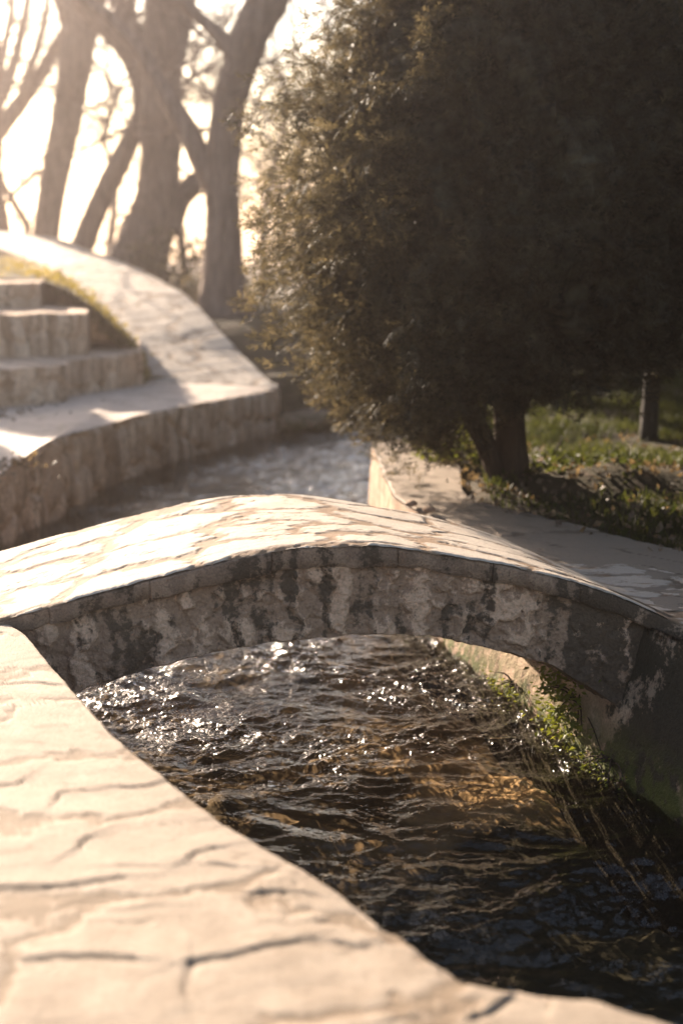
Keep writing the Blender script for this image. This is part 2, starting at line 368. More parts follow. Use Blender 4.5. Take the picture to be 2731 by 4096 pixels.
VW = np.vstack([V1, V2]); obj('stream_water', mesh('stream_water', VW, np.vstack([F1, F2]), m_water, attrs={'chop': CH(VW[:, 0], VW[:, 1])}), kind='structure')

# ------------------------------------------------------------------ foreground wall with its broad flagstone top
fw = thing('channel_wall', (-.8, 3, 0), 'broad pale flagstone wall top filling the foreground beside the stream', 'wall')
xs = np.arange(-2.4, 1.7, .0065)
ye = np.interp(xs, near_edge[:, 0], near_edge[:, 1]); ye = np.where(xs < -1.02, 4.235, ye)
ye = ye + np.where(xs > -1, 1, 0)*(.004*pn(xs*7, xs*0, 71)+.004*pn(xs*26, xs*0, 72)+.003*pn(xs*60, xs*0, 73))
t = np.concatenate([np.array([0, .004, .010, .018]), np.arange(.026, 2.6, .006), np.arange(2.72, 6, .08)])
X = np.repeat(xs[:, None], len(t), 1); Y = ye[:, None]-t[None]
h, mo, ci = flags(X, Y, .56, .40, R(14), 80, .10, .0026, .0010, .004)
edge = np.clip(1-t/.03, 0, 1)[None]
def crackline(pts):
    p = spline(np.array([gz(u, v)[:2] for u, v in pts]), 5*len(pts)); p = p + .006*np.stack([pn(p[:, 0]*25, p[:, 1]*25, 95), pn(p[:, 0]*25+9, p[:, 1]*25, 96)], 1)
    best = np.full(X.shape, 9.); sg = np.zeros(X.shape)
    for (ax, ay), (bx_, by_) in zip(p[:-1], p[1:]):
        ex, ey = bx_-ax, by_-ay; tt_ = np.clip(((X-ax)*ex+(Y-ay)*ey)/(ex*ex+ey*ey), 0, 1); dd_ = np.hypot(X-ax-ex*tt_, Y-ay-ey*tt_)
        nw = dd_ < best; sg = np.where(nw, np.sign(ex*(Y-ay)-ey*(X-ax)), sg); best = np.where(nw, dd_, best)
    return best, sg
c7 = lambda L: [(x*.549, 1550+y*.549) for x, y in L]; c8 = lambda L: [(689+x*.5606, 1722+y*.5606) for x, y in L]
crk = np.zeros(X.shape); led = np.zeros(X.shape)
for L, wd, dp in [(c7([(0,885),(150,884),(260,880),(420,858),(520,845)]), .006, .010), (c7([(790,765),(830,740),(905,722)]), .005, .010), (c7([(800,1195),(960,1170),(1080,1140),(1180,1122),(1270,1105)]), .007, .010), (c7([(762,1340),(768,1270),(800,1195)]), .004, .006),
      (c7([(100,1190),(260,1175),(420,1172),(580,1185)]), .006, .010), (c7([(1110,900),(1210,905),(1340,925)]), .004, .006), (c7([(500,465),(620,462),(700,440)]), .004, .008), (c7([(230,525),(260,490),(370,478)]), .004, .007), (c7([(330,710),(350,695),(382,675)]), .005, .009),
      (c7([(0,455),(70,452),(92,438)]), .005, .008), (c7([(500,800),(580,798),(650,798)]), .004, .005), (c7([(880,790),(940,793),(1000,800)]), .004, .006), (c7([(0,36),(140,28),(240,38)]), .004, .009), (c7([(470,985),(560,975),(680,962)]), .003, .004), (c7([(1400,1110),(1480,1135),(1560,1128)]), .004, .006),
      (c7([(310,950),(380,940),(450,925)]), .003, .004), (c7([(1100,590),(1000,600),(900,640)]), .002, .003), (c8([(690,1095),(770,1075),(820,1045),(850,1010)]), .005, .010), (c8([(350,1110),(450,1085),(540,1070)]), .003, .006), (c8([(1020,960),(1030,1010),(1010,1060)]), .003, .005), (c8([(150,780),(230,800),(330,775)]), .003, .004)]:
    bd_, sg = crackline(L); wd = wd*(.55+.5*pn(X*9, Y*9, 97)); wd = np.maximum(wd, .0035); crk = np.maximum(crk, np.exp(-(bd_/wd)**2)*min(1, dp/.008)); dp = dp*.65; led = led - dp*np.exp(-(bd_/wd)**2) + dp*.35*sg*np.exp(-bd_/.05)*sst(0, wd, bd_)
h = h + led; CR['c'] = np.maximum(CR['c']*.6, crk)
Z = -.004 + h - .016*edge**2*(1+.4*pn(X*20, Y*20, 88))
part('paving', mesh('paving', np.stack([X, Y, Z], -1).reshape(-1, 3), grid_faces(*X.shape, flip=True), m_flag, attrs={'mortar': mo, 'tone': ci, 'crack': CR['c']}), fw)
zz = np.linspace(0, -1.0, 40); X2 = np.repeat(xs[:, None], 40, 1); Y2 = np.repeat(ye[:, None], 40, 1)
Z2 = np.where(zz[None] > -.001, Z[:, :1], zz[None]); Y2 = Y2 + .012*fbm(X2*8, Z2*8, 90, 3)*(zz[None] < -.001) - .01*(zz[None] < -.07)
part('wall_face', mesh('wall_face', np.stack([X2, Y2, Z2], -1).reshape(-1, 3), grid_faces(*X2.shape), m_wallr), fw)

# ------------------------------------------------------------------ the small arched footbridge
YN, YF, SK = 4.25, 5.02, -.28
top_px = [(0,1418),(100,1392),(200,1362),(300,1338),(380,1316),(470,1292),(560,1270),(640,1256),(720,1248),(800,1246),(870,1247),(930,1254),(1000,1265),(1075,1277),(1150,1290),(1230,1306),(1300,1324),(1380,1350),(1450,1376),(1510,1404),(1568,1432)]
tp = np.array([gy(u, v, YN) for u, v in top_px]); tp = np.vstack([[(-3, 4.25, -.012), (-1.45, 4.25, -.012)], tp, [(1.35, 4.25, -.012), (2.2, 4.25, -.012)]])
und_px = [(180,1586),(300,1549),(420,1514),(560,1484),(700,1467),(800,1459),(900,1456),(1000,1461),(1100,1483),(1200,1508),(1265,1524)]
ud = np.array([gy(u, v, YN) for u, v in und_px]); ud = np.vstack([[(-3,4.25,-1.0),(-1.36,4.25,-.75),(-1.08,4.25,-.42)], ud, [(.86,4.25,-.27),(1.05,4.25,-.48),(1.25,4.25,-.8),(2.2,4.25,-1.0)]])
def sm(x, k=9):                                           # smoothed profile
    return x
fine = np.linspace(-2.8, 2.0, 400)
tz = np.interp(fine, tp[:, 0], tp[:, 2]); uz = np.interp(fine, ud[:, 0], ud[:, 2])
ker = np.hanning(15); ker /= ker.sum()
tz = np.convolve(np.pad(tz, 7, mode='edge'), ker, 'valid'); uz = np.convolve(np.pad(uz, 7, mode='edge'), ker, 'valid')
topz = lambda x: np.interp(x, fine, tz); undz = lambda x: np.interp(x, fine, uz)
fb = thing('footbridge', (0, 4.6, 0), 'small humped stone arch footbridge crossing the sparkling stream', 'bridge')
xs = np.arange(-2.3, 1.96, .006); ty = np.concatenate([[0, .004, .010], np.linspace(.018, .982, 120), [.99, .996, 1.0]])
X = np.repeat(xs[:, None], len(ty), 1); T = np.repeat(ty[None], len(xs), 0)
wob = .012*pn(X*9, X*0, 101)+.007*pn(X*27, X*0, 102)+.004*pn(X*70, X*0, 103)
Y = YN-.03 + T*(YF-YN+.06) + np.where(T < .3, wob*(1-T/.3), 0)
h, mo, ci = flags(X, Y, .36, .19, R(-4), 110, .20, .0034, .0007, .004)
eg = np.clip(1-T/.02, 0, 1)+np.clip((T-.98)/.02, 0, 1)
Z = topz(X-SK*T) + h - .006*eg**2
part('paving', mesh('deck_paving', np.stack([X, Y, Z], -1).reshape(-1, 3), grid_faces(*X.shape), m_deck, attrs={'mortar': mo, 'tone': ci, 'crack': CR['c']}), fb)
# coping course: separate slabs under the deck edge, each slightly proud and of its own height
cx = -2.2; k = 0
while cx < 1.55:
    L = rng.uniform(.26, .46); x0, x1_ = cx+.0008, cx+L-.0008; n = 40
    th = rng.uniform(.044, .066); pr = rng.uniform(-.012, .006)
    for side in (0, 1):
        xx = np.linspace(x0, x1_, n); off = SK*side
        rows = []
        for (dy, dz) in [(.10, -.001), (0, -.001), (-.004, -.008), (0, -.5), (-.002, -.93), (.006, -1), (.10, -1)]:
            sgn = 1 if side == 0 else -1
            yb = (YN-.03-pr) if side == 0 else (YF+.03+pr)
            zt = topz(xx-off) - .006
            z = zt + (dz if dz > -.1 else dz*th)
            y = yb + sgn*dy + (.006*pn(xx*14, np.full(n, dz*3), 120+k) if dy <= .006 else 0) + (.012*pn(xx*9, xx*0, 101)+.007*pn(xx*27, xx*0, 102))*(side == 0)*(dy <= .006)
            z = z + .009*pn(xx*10, np.full(n, dz*5+k), 124)*(dz < -.1)
            rows.append(np.stack([xx, y, z], -1))
        G = np.array(rows).transpose(1, 0, 2)
        fc = grid_faces(n, 7, flip=(side == 1)).tolist() + [tuple(range(7)), tuple((n-1)*7+i for i in range(6, -1, -1))]
        part('coping_stone', mesh('coping_stone', G.reshape(-1, 3), fc, m_cope), fb)
    cx += L; k += 1
# arch ring: near face, barrel vault and far face as one shell
xs = np.arange(-2.2, 1.9, .005); a = Acc(); nv = 60
for side in (0, 1):
    tt = np.linspace(0, 1, nv); X = np.repeat(xs[:, None], nv, 1); off = SK*side
    zt = topz(xs-off)[:, None]-.055; zu = undz(xs-off)[:, None]; zu = np.minimum(zu + .006*pn(xs*16, xs*0, 130)[:, None], zt-.02)
    Z = zt + (zu-zt)*tt[None]
    s1 = pn(X*6.5+.25*pn(X*3, Z*9, 141), Z*1.2, 140); bl = voro(X*6.5, Z*5+.4*np.sin(X*9), 143)
    sp = stains_and_shade(X*.9+YN*.75, Z, 801); rel = .006*s1 + .006*sst(.02, .14, bl[1]-bl[0]) + .006*fbm(X*26, Z*26, 145, 4) + .012*sst(.42, .55, sp['pale'])*(1-sst(.45, .6, sp['stain_shade']))
    sgn = -1 if side == 0 else 1
    Y = (YN if side == 0 else YF) + sgn*(rel-.004)*(1-.7*(tt[None] > .985))
    a.add(np.stack([X, Y, Z], -1).reshape(-1, 3), grid_faces(*X.shape, flip=(side == 0)))
    if side == 0: e0 = np.stack([xs, Y[:, -1], Z[:, -1]], -1)
    else: e1 = np.stack([xs, Y[:, -1], Z[:, -1]], -1)
nb = 30; tt = np.linspace(0, 1, nb)[None, :, None]; G = e0[:, None]*(1-tt)+e1[:, None]*tt
XX = xs[:, None]-SK*np.linspace(0, 1, nb)[None]
G[:, :, 2] = undz(XX); G[:, 1:-1, 2] += .012*fbm(G[:, 1:-1, 0]*9, G[:, 1:-1, 1]*9, 150, 3); G[:, 0] = e0; G[:, -1] = e1
a.add(G.reshape(-1, 3), grid_faces(len(xs), nb, flip=False))
part('arch', a.mesh('arch', m_face), fb)

# ------------------------------------------------------------------ right bank wall and its coping path
rw = thing('retaining_wall', (.6, 5.5, 0), 'mossy stone wall along the right bank with flat coping leading to the footbridge', 'wall')
NR = 900
rl = spline(right_line, NR)
d = np.gradient(rl, axis=0); d /= np.linalg.norm(d, axis=1)[:, None]; nr = np.stack([-d[:, 1], d[:, 0]], 1)   # right_line runs towards the camera; nr points to the bank
wid = np.interp(rl[:, 1], [1.5, 4.1, 5.0, 5.6, 6.2, 7, 8.1], [.6, .62, .62, .42, .32, .42, .5])
m_ = 46; tt = np.linspace(0, 1, m_)
nrb = nr*np.where(nr[:, :1] < 0, -1, 1)
P0_ = rl.copy(); cdir = np.array((.94, .34)); P = rl[:, None, :] + cdir[None, None, :]*(wid[:, None]*tt[None])[..., None]
P += (np.interp(rl[:, 1], [5.5, 6.3], [.015, .005])[:, None]*pn(P[..., 0]*9, P[..., 1]*9, 160))[..., None]*nrb[:, None]*(tt[None, :, None] < .05)
bat = np.interp(rl[:, 1], [5.6, 6.4], [.24, .04])[:, None]; P += nrb[:, None]*(bat*.5)[..., None]; P0_ = P0_ + nrb*bat*.5
h, mo, ci = flags(P[..., 0], P[..., 1], .7, .5, R(-40), 163, .08, .003, .002, .004)
Z = -.012 + h - .012*np.clip(1-tt/.03, 0, 1)[None]**2
kk = int((rl[:, 1] > 4.30).sum()); Z[kk:] = -.055
part('coping', mesh('coping', np.dstack([P, Z])[:kk].reshape(-1, 3), grid_faces(kk, m_), m_path, attrs={'mortar': mo[:kk], 'tone': ci[:kk], 'crack': CR['c'][:kk]}), rw)
Pc = P[kk-1:].copy(); Zc = np.full(Pc.shape[:2], -.055)+.008*fbm(Pc[..., 0]*9, Pc[..., 1]*9, 165, 3)
part('shade_cap', mesh('shade_cap', np.dstack([Pc, Zc]).reshape(-1, 3), grid_faces(len(Pc), m_), m_ground), rw)  # dark cap stands in for shade on the near wall top
zz = np.linspace(0, -1.05, 90); V = np.zeros((NR, 90, 3)); V[..., :2] = P0_[:, None]; V[..., 2] = zz; V[:, 0, 2] = 0
V[:, 0, 2] = Z[0, 0]; V[:, :1, 2] = Z[:, :1]
s = np.cumsum(np.r_[0, np.linalg.norm(np.diff(rl, axis=0), axis=1)])[:, None]
qv = voro(s*3.4+.15*fbm(s*6, V[..., 2]*6, 172, 3), V[..., 2]*6.5+.15*fbm(s*5, V[..., 2]*5, 173, 3), 171)
rel = .003*fbm(s*6, V[..., 2]*8, 170, 5) + .005*(1-sst(.02, .13, qv[1]-qv[0])) + .004*(qv[2]-.5)
V[..., :2] += nrb[:, None]*(np.where(zz[None] < -.03, rel, 0) + bat*(V[..., 2]+.02))[..., None]
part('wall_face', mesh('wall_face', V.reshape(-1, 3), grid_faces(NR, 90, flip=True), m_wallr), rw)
endv = np.array([[P[0, 0, 0], P[0, 0, 1], 0], [P[0, -1, 0], P[0, -1, 1], 0], [P[0, -1, 0], P[0, -1, 1], -1], [P[0, 0, 0], P[0, 0, 1], -1]])

# ------------------------------------------------------------------ terrace, its steps and its wall
ts = thing('stone_terrace', (-2, 9, 0), 'shaded stone terrace with broad steps rising on the left bank behind the footbridge', 'terrace')
te = spline(terr, 200); te[:, :2] += 0
n = 60
back = np.array([(-6, 12.4)])
s1y = lambda x: np.interp(x, [-6, -2.45, -1.6], [9.2, 10.25, 11.75])          # front line of the lowest step
X = np.zeros((200, n)); Y = X.copy(); Zt = X.copy(); tt = np.linspace(0, 1, n)**.9
bk = np.stack([np.interp(te[:, 0], [te[0, 0], -1.7, te[-1, 0]], [-5.5, -1.72, te[-1, 0]-.02]), np.interp(te[:, 0], [te[0, 0], -1.7, te[-1, 0]], [10.5, 12.0, 11.85])], 1)
X = te[:, :1]*(1-tt)+bk[:, :1]*tt; Y = te[:, 1:2]*(1-tt)+bk[:, 1:]*tt
h, mo, ci = flags(X, Y, .6, .45, R(20), 180, .08, .004, .003)
Zt = te[:, 2:3]*(1-tt) + (-.10)*tt + h
part('paving', mesh('terrace_paving', np.dstack([X, Y, Zt]).reshape(-1, 3), grid_faces(200, n, flip=True), m_pale, attrs={'mortar': mo, 'tone': ci, 'crack': CR['c']}), ts)
def face_strip(P0, P1, nx, nz, rel=.03, seed=0, scale=5):
    """wall between two polylines given point by point (top, bottom)"""
    tt = np.linspace(0, 1, nz)[None, :, None]; G = P0[:, None]*(1-tt)+P1[:, None]*tt
    d = np.gradient(P0[:, :2], axis=0); d /= np.linalg.norm(d, axis=1)[:, None]+1e-9; nn = np.stack([d[:, 1], -d[:, 0]], 1)
    s = np.cumsum(np.r_[0, np.linalg.norm(np.diff(P0, axis=0), axis=1)])[:, None]
    q = voro(s*scale+0*G[..., 2], G[..., 2]*scale*.7, seed)
    r = rel*(fbm(s*scale, G[..., 2]*scale*.4, seed+2, 4)*.6 + sst(.02, .2, q[1]-q[0])-.6)
    G[:, 1:, :2] += nn[:, None]*r[:, 1:, None]; return G
b = te.copy(); b[:, 2] = -1.0
G = face_strip(te, b, 200, 40, .04, 190, 4); part('wall_face', mesh('wall_face', G.reshape(-1, 3), grid_faces(200, 40), m_wall), ts)
def step(front, z0, z1, depth, seed):
    front = spline(np.array(front), 120); a = Acc()
    P0 = np.column_stack([front, np.full(120, z1)]); P1 = np.column_stack([front, np.full(120, z0-.12)])
    P0[:, 2] += .01*pn(P0[:, 0]*4, P0[:, 0]*0, seed)
    G = face_strip(P0, P1, 120, 24, .03, seed, 5); a.add(G.reshape(-1, 3), grid_faces(120, 24))
    tt = np.linspace(0, 1, 20)[None]; T = np.zeros((120, 20, 3)); T[..., 0] = P0[:, :1]-.15*tt*depth; T[..., 1] = P0[:, 1:2]+depth*tt; T[..., 2] = P0[:, 2:]+.006*fbm(T[..., 0]*6, T[..., 1]*6, seed+5, 3)*(tt > 0)
    a.add(T.reshape(-1, 3), grid_faces(120, 20, flip=False))
    e = P0[-1]; E = np.array([e, e+(-.15*depth, depth, 0), (e[0]-.15*depth, e[1]+depth, z0-.12), (e[0], e[1], z0-.12)]); a.add(E, [(0, 1, 2, 3)])
    part('step', a.mesh('step', m_wall), ts)
r1 = gz(328, 887, -.10); l1 = gz(0, 939, -.10)
step([(-6, 8.6), l1[:2], (l1[:2]+r1[:2])/2+(0, .02), r1[:2]], -.1, .18, 1.6, 200)
r2 = gz(203, 816, .18); l2 = gz(0, 822, .18)
step([(-6, 10.6), l2[:2]+(-.3, -.05), r2[:2]+(-.3, .0), r2[:2]], .18, .51, 1.4, 210)
r3 = gy(92, 650, 12.2); step([(-6, 11.8), (-4, 12.1), r3[:2]+(-.2, 0), r3[:2]], .51, float(r3[2]), 5.5, 220)

# ------------------------------------------------------------------ the paved hump that climbs away behind the terrace
hb = thing('paved_ramp', (-1.2, 13, 0), 'sunlit paved ramp curving up and away to the left behind the terrace', 'ramp')
A = spline(ramp_r, 220); B = spline(ramp_l, 220)
tt = np.linspace(0, 1, 40)[None, :, None]; G = B[:, None]*(1-tt)+A[:, None]*tt
h, mo, ci = flags(G[..., 0], G[..., 1], .5, .22, R(15), 230, .12, .006, .003); G[..., 2] += h
part('paving', mesh('ramp_paving', G.reshape(-1, 3), grid_faces(220, 40, flip=True), m_deck, attrs={'mortar': mo, 'tone': ci, 'crack': CR['c']}), hb)
b = A.copy(); b[:, 2] = -.9; A2 = G[:, -1].copy(); Gf = face_strip(A2, b, 220, 24, .04, 240, 4); part('side_wall', mesh('side_wall', Gf.reshape(-1, 3), grid_faces(220, 24, flip=True), m_wall), hb)
b = B.copy(); b[:, 2] = -.9; Gf = face_strip(G[:, 0].copy(), b, 220, 12, .0, 241, 4); part('side_wall', mesh('side_wall', Gf.reshape(-1, 3), grid_faces(220, 12), m_wall), hb)
# earth bank between the steps and the ramp
inn = spline(np.array([r1+(0,.05,.12), (r1[0]-.1, r1[1]+.3, .16), (r2[0]+.05, r2[1]+.5, .45), (r3[0]+.05, r3[1]+.3, .70), (-3.3, 13.0, .74), (-5.5, 13.6, .76), (-8, 14.5, .8)]), 120)
out = spline(np.vstack([ramp_l[0]+(0,0,-.02), ramp_l[1:]+(-.0,0,-.09)]), 120)
tt = np.linspace(0, 1, 24)[None, :, None]; Gb = inn[:, None]*(1-tt)+out[:, None]*tt; Gb[..., 2] += (.02*np.sin(tt[..., 0]*np.pi)*(1+fbm(Gb[..., 0]*4, Gb[..., 1]*4, 250, 3)))
obj('earth_bank', mesh('earth_bank', Gb.reshape(-1, 3), grid_faces(120, 24, flip=True), m_ground), kind='structure')

# ------------------------------------------------------------------ leaf scatter helpers
def rand_rot(n, up=None):
    q = rng.normal(size=(n, 4)); q /= np.linalg.norm(q, axis=1)[:, None]
    w_, x, y, z = q.T
    return np.stack([np.stack([1-2*(y*y+z*z), 2*(x*y-z*w_), 2*(x*z+y*w_)], -1), np.stack([2*(x*y+z*w_), 1-2*(x*x+z*z), 2*(y*z-x*w_)], -1), np.stack([2*(x*z-y*w_), 2*(y*z+x*w_), 1-2*(x*x+y*y)], -1)], 1)
def frame_rot(D, roll):
    """rotation matrices taking +x to D with random roll"""
    D = D/np.linalg.norm(D, axis=1)[:, None]; up = np.tile((0., 0, 1), (len(D), 1)); up[np.abs(D[:, 2]) > .95] = (1, 0, 0)
    s = np.cross(up, D); s /= np.linalg.norm(s, axis=1)[:, None]; u = np.cross(D, s)
    c, n_ = np.cos(roll)[:, None], np.sin(roll)[:, None]; s2 = s*c+u*n_; u2 = -s*n_+u*c
    return np.stack([D, s2, u2], -1)
def scatter(bv, bf, pos, rot, size):
    n = len(pos); V = np.einsum('nij,kj->nki', rot, bv)*size[:, None, None]+pos[:, None]
    Fc = (np.asarray(bf)[None]+(np.arange(n)*len(bv))[:, None, None]).reshape(-1, len(bf[0]))
    return V.reshape(-1, 3), Fc
# flat scale-leaf spray: an axis with alternating narrow fingers (unit length along x)
fv = []; ff = []
def tri(p, q, r): 
    i = len(fv); fv.extend([p, q, r]); ff.append((i, i+1, i+2))
tri((0, -.025, 0), (0, .025, 0), (1, 0, -.05))
for i in range(4):
    x = .10+.19*i; L = .46*(1-.15*i); sg = 1 if i % 2 else -1
    tri((x-.03, 0, 0), (x+.07, 0, .01), (x+L*.72, sg*L*.70, -.04))
    tri((x+.02, 0, 0), (x+.10, 0, .0), (x+.06+L*.66, -sg*L*.5, .03))
FV, FF = np.array(fv), np.array(ff)
LV = np.array([(0,0,0),(.45,.32,.06),(1,0,-.05),(.45,-.32,.06)]); LF = [(0,1,2,3)]

# ------------------------------------------------------------------ conifers
def conifer_crown(prof, bottom, n_plume, n_frond, seed, fl=(.05,.10), top=4.6):
    """plumes of flat sprays filling the volume; prof(z)->radius, bottom(phi)->lowest z"""
    r = np.random.default_rng(seed); PP = []; DD = []; SS = []
    for i in range(n_plume):
        ph = r.uniform(0, 2*np.pi); z0 = bottom(ph); z = z0 + (top-z0)*r.uniform(0, 1)**1.15
        rad = prof(z)*(1+.08*np.sin(3*ph+z*2.3)+.08*np.sin(7*ph-z*5)+.05*np.sin(11*ph+z*9)); rr = rad*r.uniform(.16, 1.0)**.36
        inner = rr < .72*rad
        L = r.uniform(.22, .42)*min(1, .4+rad); o = np.array((np.cos(ph), np.sin(ph), 0))
        dirv = o*.85 + np.array((0,0, r.uniform(-.35, .75))) + r.normal(0, .22, 3); dirv /= np.linalg.norm(dirv)
        tip = o*rr + np.array((0, 0, z)); k = n_frond
        s = r.uniform(0, 1, k)**.8; base = tip - dirv*L
        side = r.normal(0, 1, (k, 3)); side -= (side@dirv)[:, None]*dirv; side /= np.linalg.norm(side, axis=1)[:, None]
        pos = base + dirv*(s*L)[:, None] + side*(.035*(1-s)+.01)[:, None]*r.uniform(0, 1.6, (k, 1)); pos[:, 2] -= .10*L*s**2
        d2 = dirv*r.uniform(.6, 1.3, (k, 1)) + side*.65 + np.array((0, 0, -.22))
        PP.append(pos); DD.append(d2); SS.append(r.uniform(*fl, k)*(1.4 if inner else 1))
    PP = np.concatenate(PP); DD = np.concatenate(DD); SS = np.concatenate(SS)
    return scatter(FV, FF, PP, frame_rot(DD, r.uniform(-.9, .9, len(PP))), SS)
thx, thy = gz(1165, 1100, 0)[:2]
prof = lambda z: 1.05*np.interp(z, [.15,.28,.4,.5,.63,.8,1.0,1.15,1.33,1.68,1.93,2.2,2.7,3.4,4.2,4.6], [.6,.75,.87,.95,1.04,1.14,1.22,1.24,1.20,1.07,1.0,.76,.66,.5,.25,.05])
bot = lambda ph: .46 + .4*max(0, math.sin(ph)) + .04*max(0, -math.sin(ph)) - .20*max(0, math.cos(ph-math.pi)) + .16*max(0, math.cos(ph)) - .02*math.sin(ph*2)
th = thing('conifer_tree', (thx, thy, 0), 'large drooping conifer on the right bank with its left side catching sun', 'tree', 'conifers on the right bank')
V, Fc = conifer_crown(prof, bot, 6600, 27, 5, (.05,.095)); th_crown = obj('crown', mesh('crown', V, Fc, m_thuja, smooth=False), th)
a = Acc()
def trunk_pts(pts, n=24):
    p = spline(np.array(pts), n); return p[:, :3], p[:, 3]
for k, pts in enumerate([[(0.03,0,-.1,.10),(.02,0,.05,.085),(0,0,.3,.075),(-.04,.02,1,.065),(0,0,2.5,.05),(0,0,4.3,.015)],
            [(-.03,-.02,-.02,.06),(-.10,-.03,.15,.05),(-.22,-.02,.42,.04),(-.42,0,.9,.03),(-.6,.1,1.3,.012)],
            [(0,0,.25,.05),(.15,.05,.6,.04),(.4,.1,1.1,.03),(.7,.1,1.5,.012)],
            [(-.05,-.03,.0,.03),(-.16,-.08,.2,.022),(-.30,-.12,.5,.016),(-.45,-.2,.9,.008)]]):
    p, r_ = trunk_pts(pts); tube(a, p, r_, 12, .14, 300+k)
obj('trunk', a.mesh('trunk', m_bark2), th)
ph_, zz_ = np.meshgrid(np.linspace(0, 2*np.pi, 121), np.linspace(.5, 4.4, 150), indexing='ij')
rr_ = np.array(prof(zz_))*(.67+.14*fbm(np.cos(ph_)*4+zz_*2, np.sin(ph_)*4-zz_*1.7, 95, 4))*sst(.45, .8, zz_)+.02
obj('inner_branches', mesh('inner_branches', np.stack([rr_*np.cos(ph_), rr_*np.sin(ph_), zz_], -1).reshape(-1, 3), grid_faces(121, 150), m_thuja, smooth=False), th)
for (x, y, rz, s_, lab) in [(2.75, 9.6, 1.1, 1.15, 'tall dark conifer behind the leaning post in deep shade'),
                            (4.1, 7.6, 2.4, 1.2, 'dark conifer at the right edge beyond the shaded grass'),
                            (2.3, 13.2, 3.9, 1.2, 'dark conifer farthest back behind the drooping conifer'),
                            (3.0, 4.4, 5.1, 1.1, 'unseen conifer added at near right to darken the right bank')]:  # last one is out of view, added to block sky light from the right
    copy_thing(th, (x, y, -.05), rz, s_, lab)

# ------------------------------------------------------------------ bare trees
q = .8929/K
def px_tube(a, pts, Y, n=12, seed=0, bark=.10, bend=0):
    P = []; Rr = []
    for k, (cx_, cy_, wd) in enumerate(pts):
        yy = Y + bend*k; p = gy(cx_*q, cy_*q, yy); P.append(p); Rr.append(wd*.8929/2/F*yy)
    s = spline(np.column_stack([P, Rr]), max(12, len(pts)*9)); tube(a, s[:, :3], np.maximum(s[:, 3], .004), n, bark, seed); return s
def twig_grow(a, p, d, L, r, depth, rr):
    n = 6; P = [p]; d = d/np.linalg.norm(d)
    for i in range(n):
        d = d + rr.normal(0, .20, 3)+np.array((0, 0, .03)); d /= np.linalg.norm(d); P.append(P[-1]+d*L/n)
    P = np.array(P); tube(a, P, np.linspace(r, r*.45, n+1), 5 if r > .012 else 4, cap=False)
    if depth > 0:
        for _ in range(rr.integers(3, 6)):
            i = rr.integers(2, n+1); s = rr.normal(0, 1, 3); dd = P[i]-P[i-1]; dd /= np.linalg.norm(dd)
            twig_grow(a, P[i], dd*.8+s*.55+np.array((0, 0, .15)), L*rr.uniform(.45, .75), max(r*.5, .0028), depth-1, rr)
def bare_tree(limbs, Y, label, seed, ntw=26, extra=(), name='bare_tree', group='bare trees behind the terrace'):
    rr = np.random.default_rng(seed); a = Acc(); S = [px_tube(a, L, Y, 16 if k == 0 else 11, seed+k, bend=(0 if k == 0 else .06)) for k, L in enumerate(limbs)]
    base = S[0][0, :3].copy(); root = thing(name, (base[0], base[1], 0), label, 'tree', group)
    part('trunk', a.mesh('trunk', m_bark), root); b = Acc()
    for _ in range(ntw):
        s = S[rr.integers(0, len(S))]; i = rr.integers(int(len(s)*.35), len(s)); d = rr.normal(0, 1, 3)*np.array((1, .7, .6))+np.array((0, 0, .35))
        twig_grow(b, s[i, :3], d, rr.uniform(.7, 1.5), min(.022, s[i, 3]*.4), 3, rr)
    for L in extra: px_tube(b, L, Y, 6, seed+50, .05)
    part('branches', b.mesh('branches', m_bark, smooth=False), root)
    return root
bare_tree([[(1040,1800,520),(1020,1600,350),(1006,1400,255),(1000,1240,195),(1000,1000,155),(995,800,150),(1010,600,150),(1030,450,145),(1075,300,150),(1125,150,165),(1200,0,170),(1290,-200,150),(1360,-450,125),(1400,-750,90),(1460,-1200,40)],
           [(1085,300,100),(1010,190,72),(930,110,54),(850,40,50),(770,-50,46),(660,-200,40),(560,-420,26)],
           [(985,860,120),(905,715,108),(850,600,96),(770,470,86),(700,350,72),(630,230,62),(560,150,56),(480,70,52),(380,0,46),(250,-130,36)]],
          14.2, 'forked bare tree standing beside the drooping conifer, a thick limb crossing left', 401, 17,
          [[(1080,505,14),(1110,525,13),(1140,545,13),(1200,538,11),(1280,510,8)], [(950,440,12),(915,385,13),(880,325,12),(850,290,10)], [(1090,640,8),(1150,610,7),(1210,600,5)]])
bare_tree([[(560,1420,420),(590,1300,345),(625,1150,265),(690,950,205),(715,750,168),(725,550,192),(728,350,165),(750,150,195),(770,0,215),(800,-250,190),(820,-550,150),(800,-900,100),(830,-1400,40)],
           [(735,1020,150),(800,900,105),(860,830,92),(930,770,84)],
           [(770,60,90),(830,-60,80),(930,-220,70),(1010,-450,50),(1060,-750,25)],
           [(700,330,90),(640,180,76),(570,90,70),(520,0,66),(430,-180,56),(380,-420,36)]],
          17.3, 'thickest bare tree with flaring furrowed trunk behind the paved ramp', 402, 18)
bare_tree([[(310,1290,140),(335,1200,118),(370,1100,102),(430,950,94),(510,780,92),(580,640,86),(628,520,74),(628,400,70),(598,300,72),(548,210,75),(480,130,80),(410,60,85),(350,-30,80),(270,-200,60),(190,-520,30)],
           [(590,290,50),(600,150,40),(590,0,36),(560,-200,28)]],
          18.6, 'slender bare tree leaning right then arching back over to the left', 403, 13,
          [[(600,565,18),(540,585,17),(480,620,16),(410,650,14),(330,680,10)]])
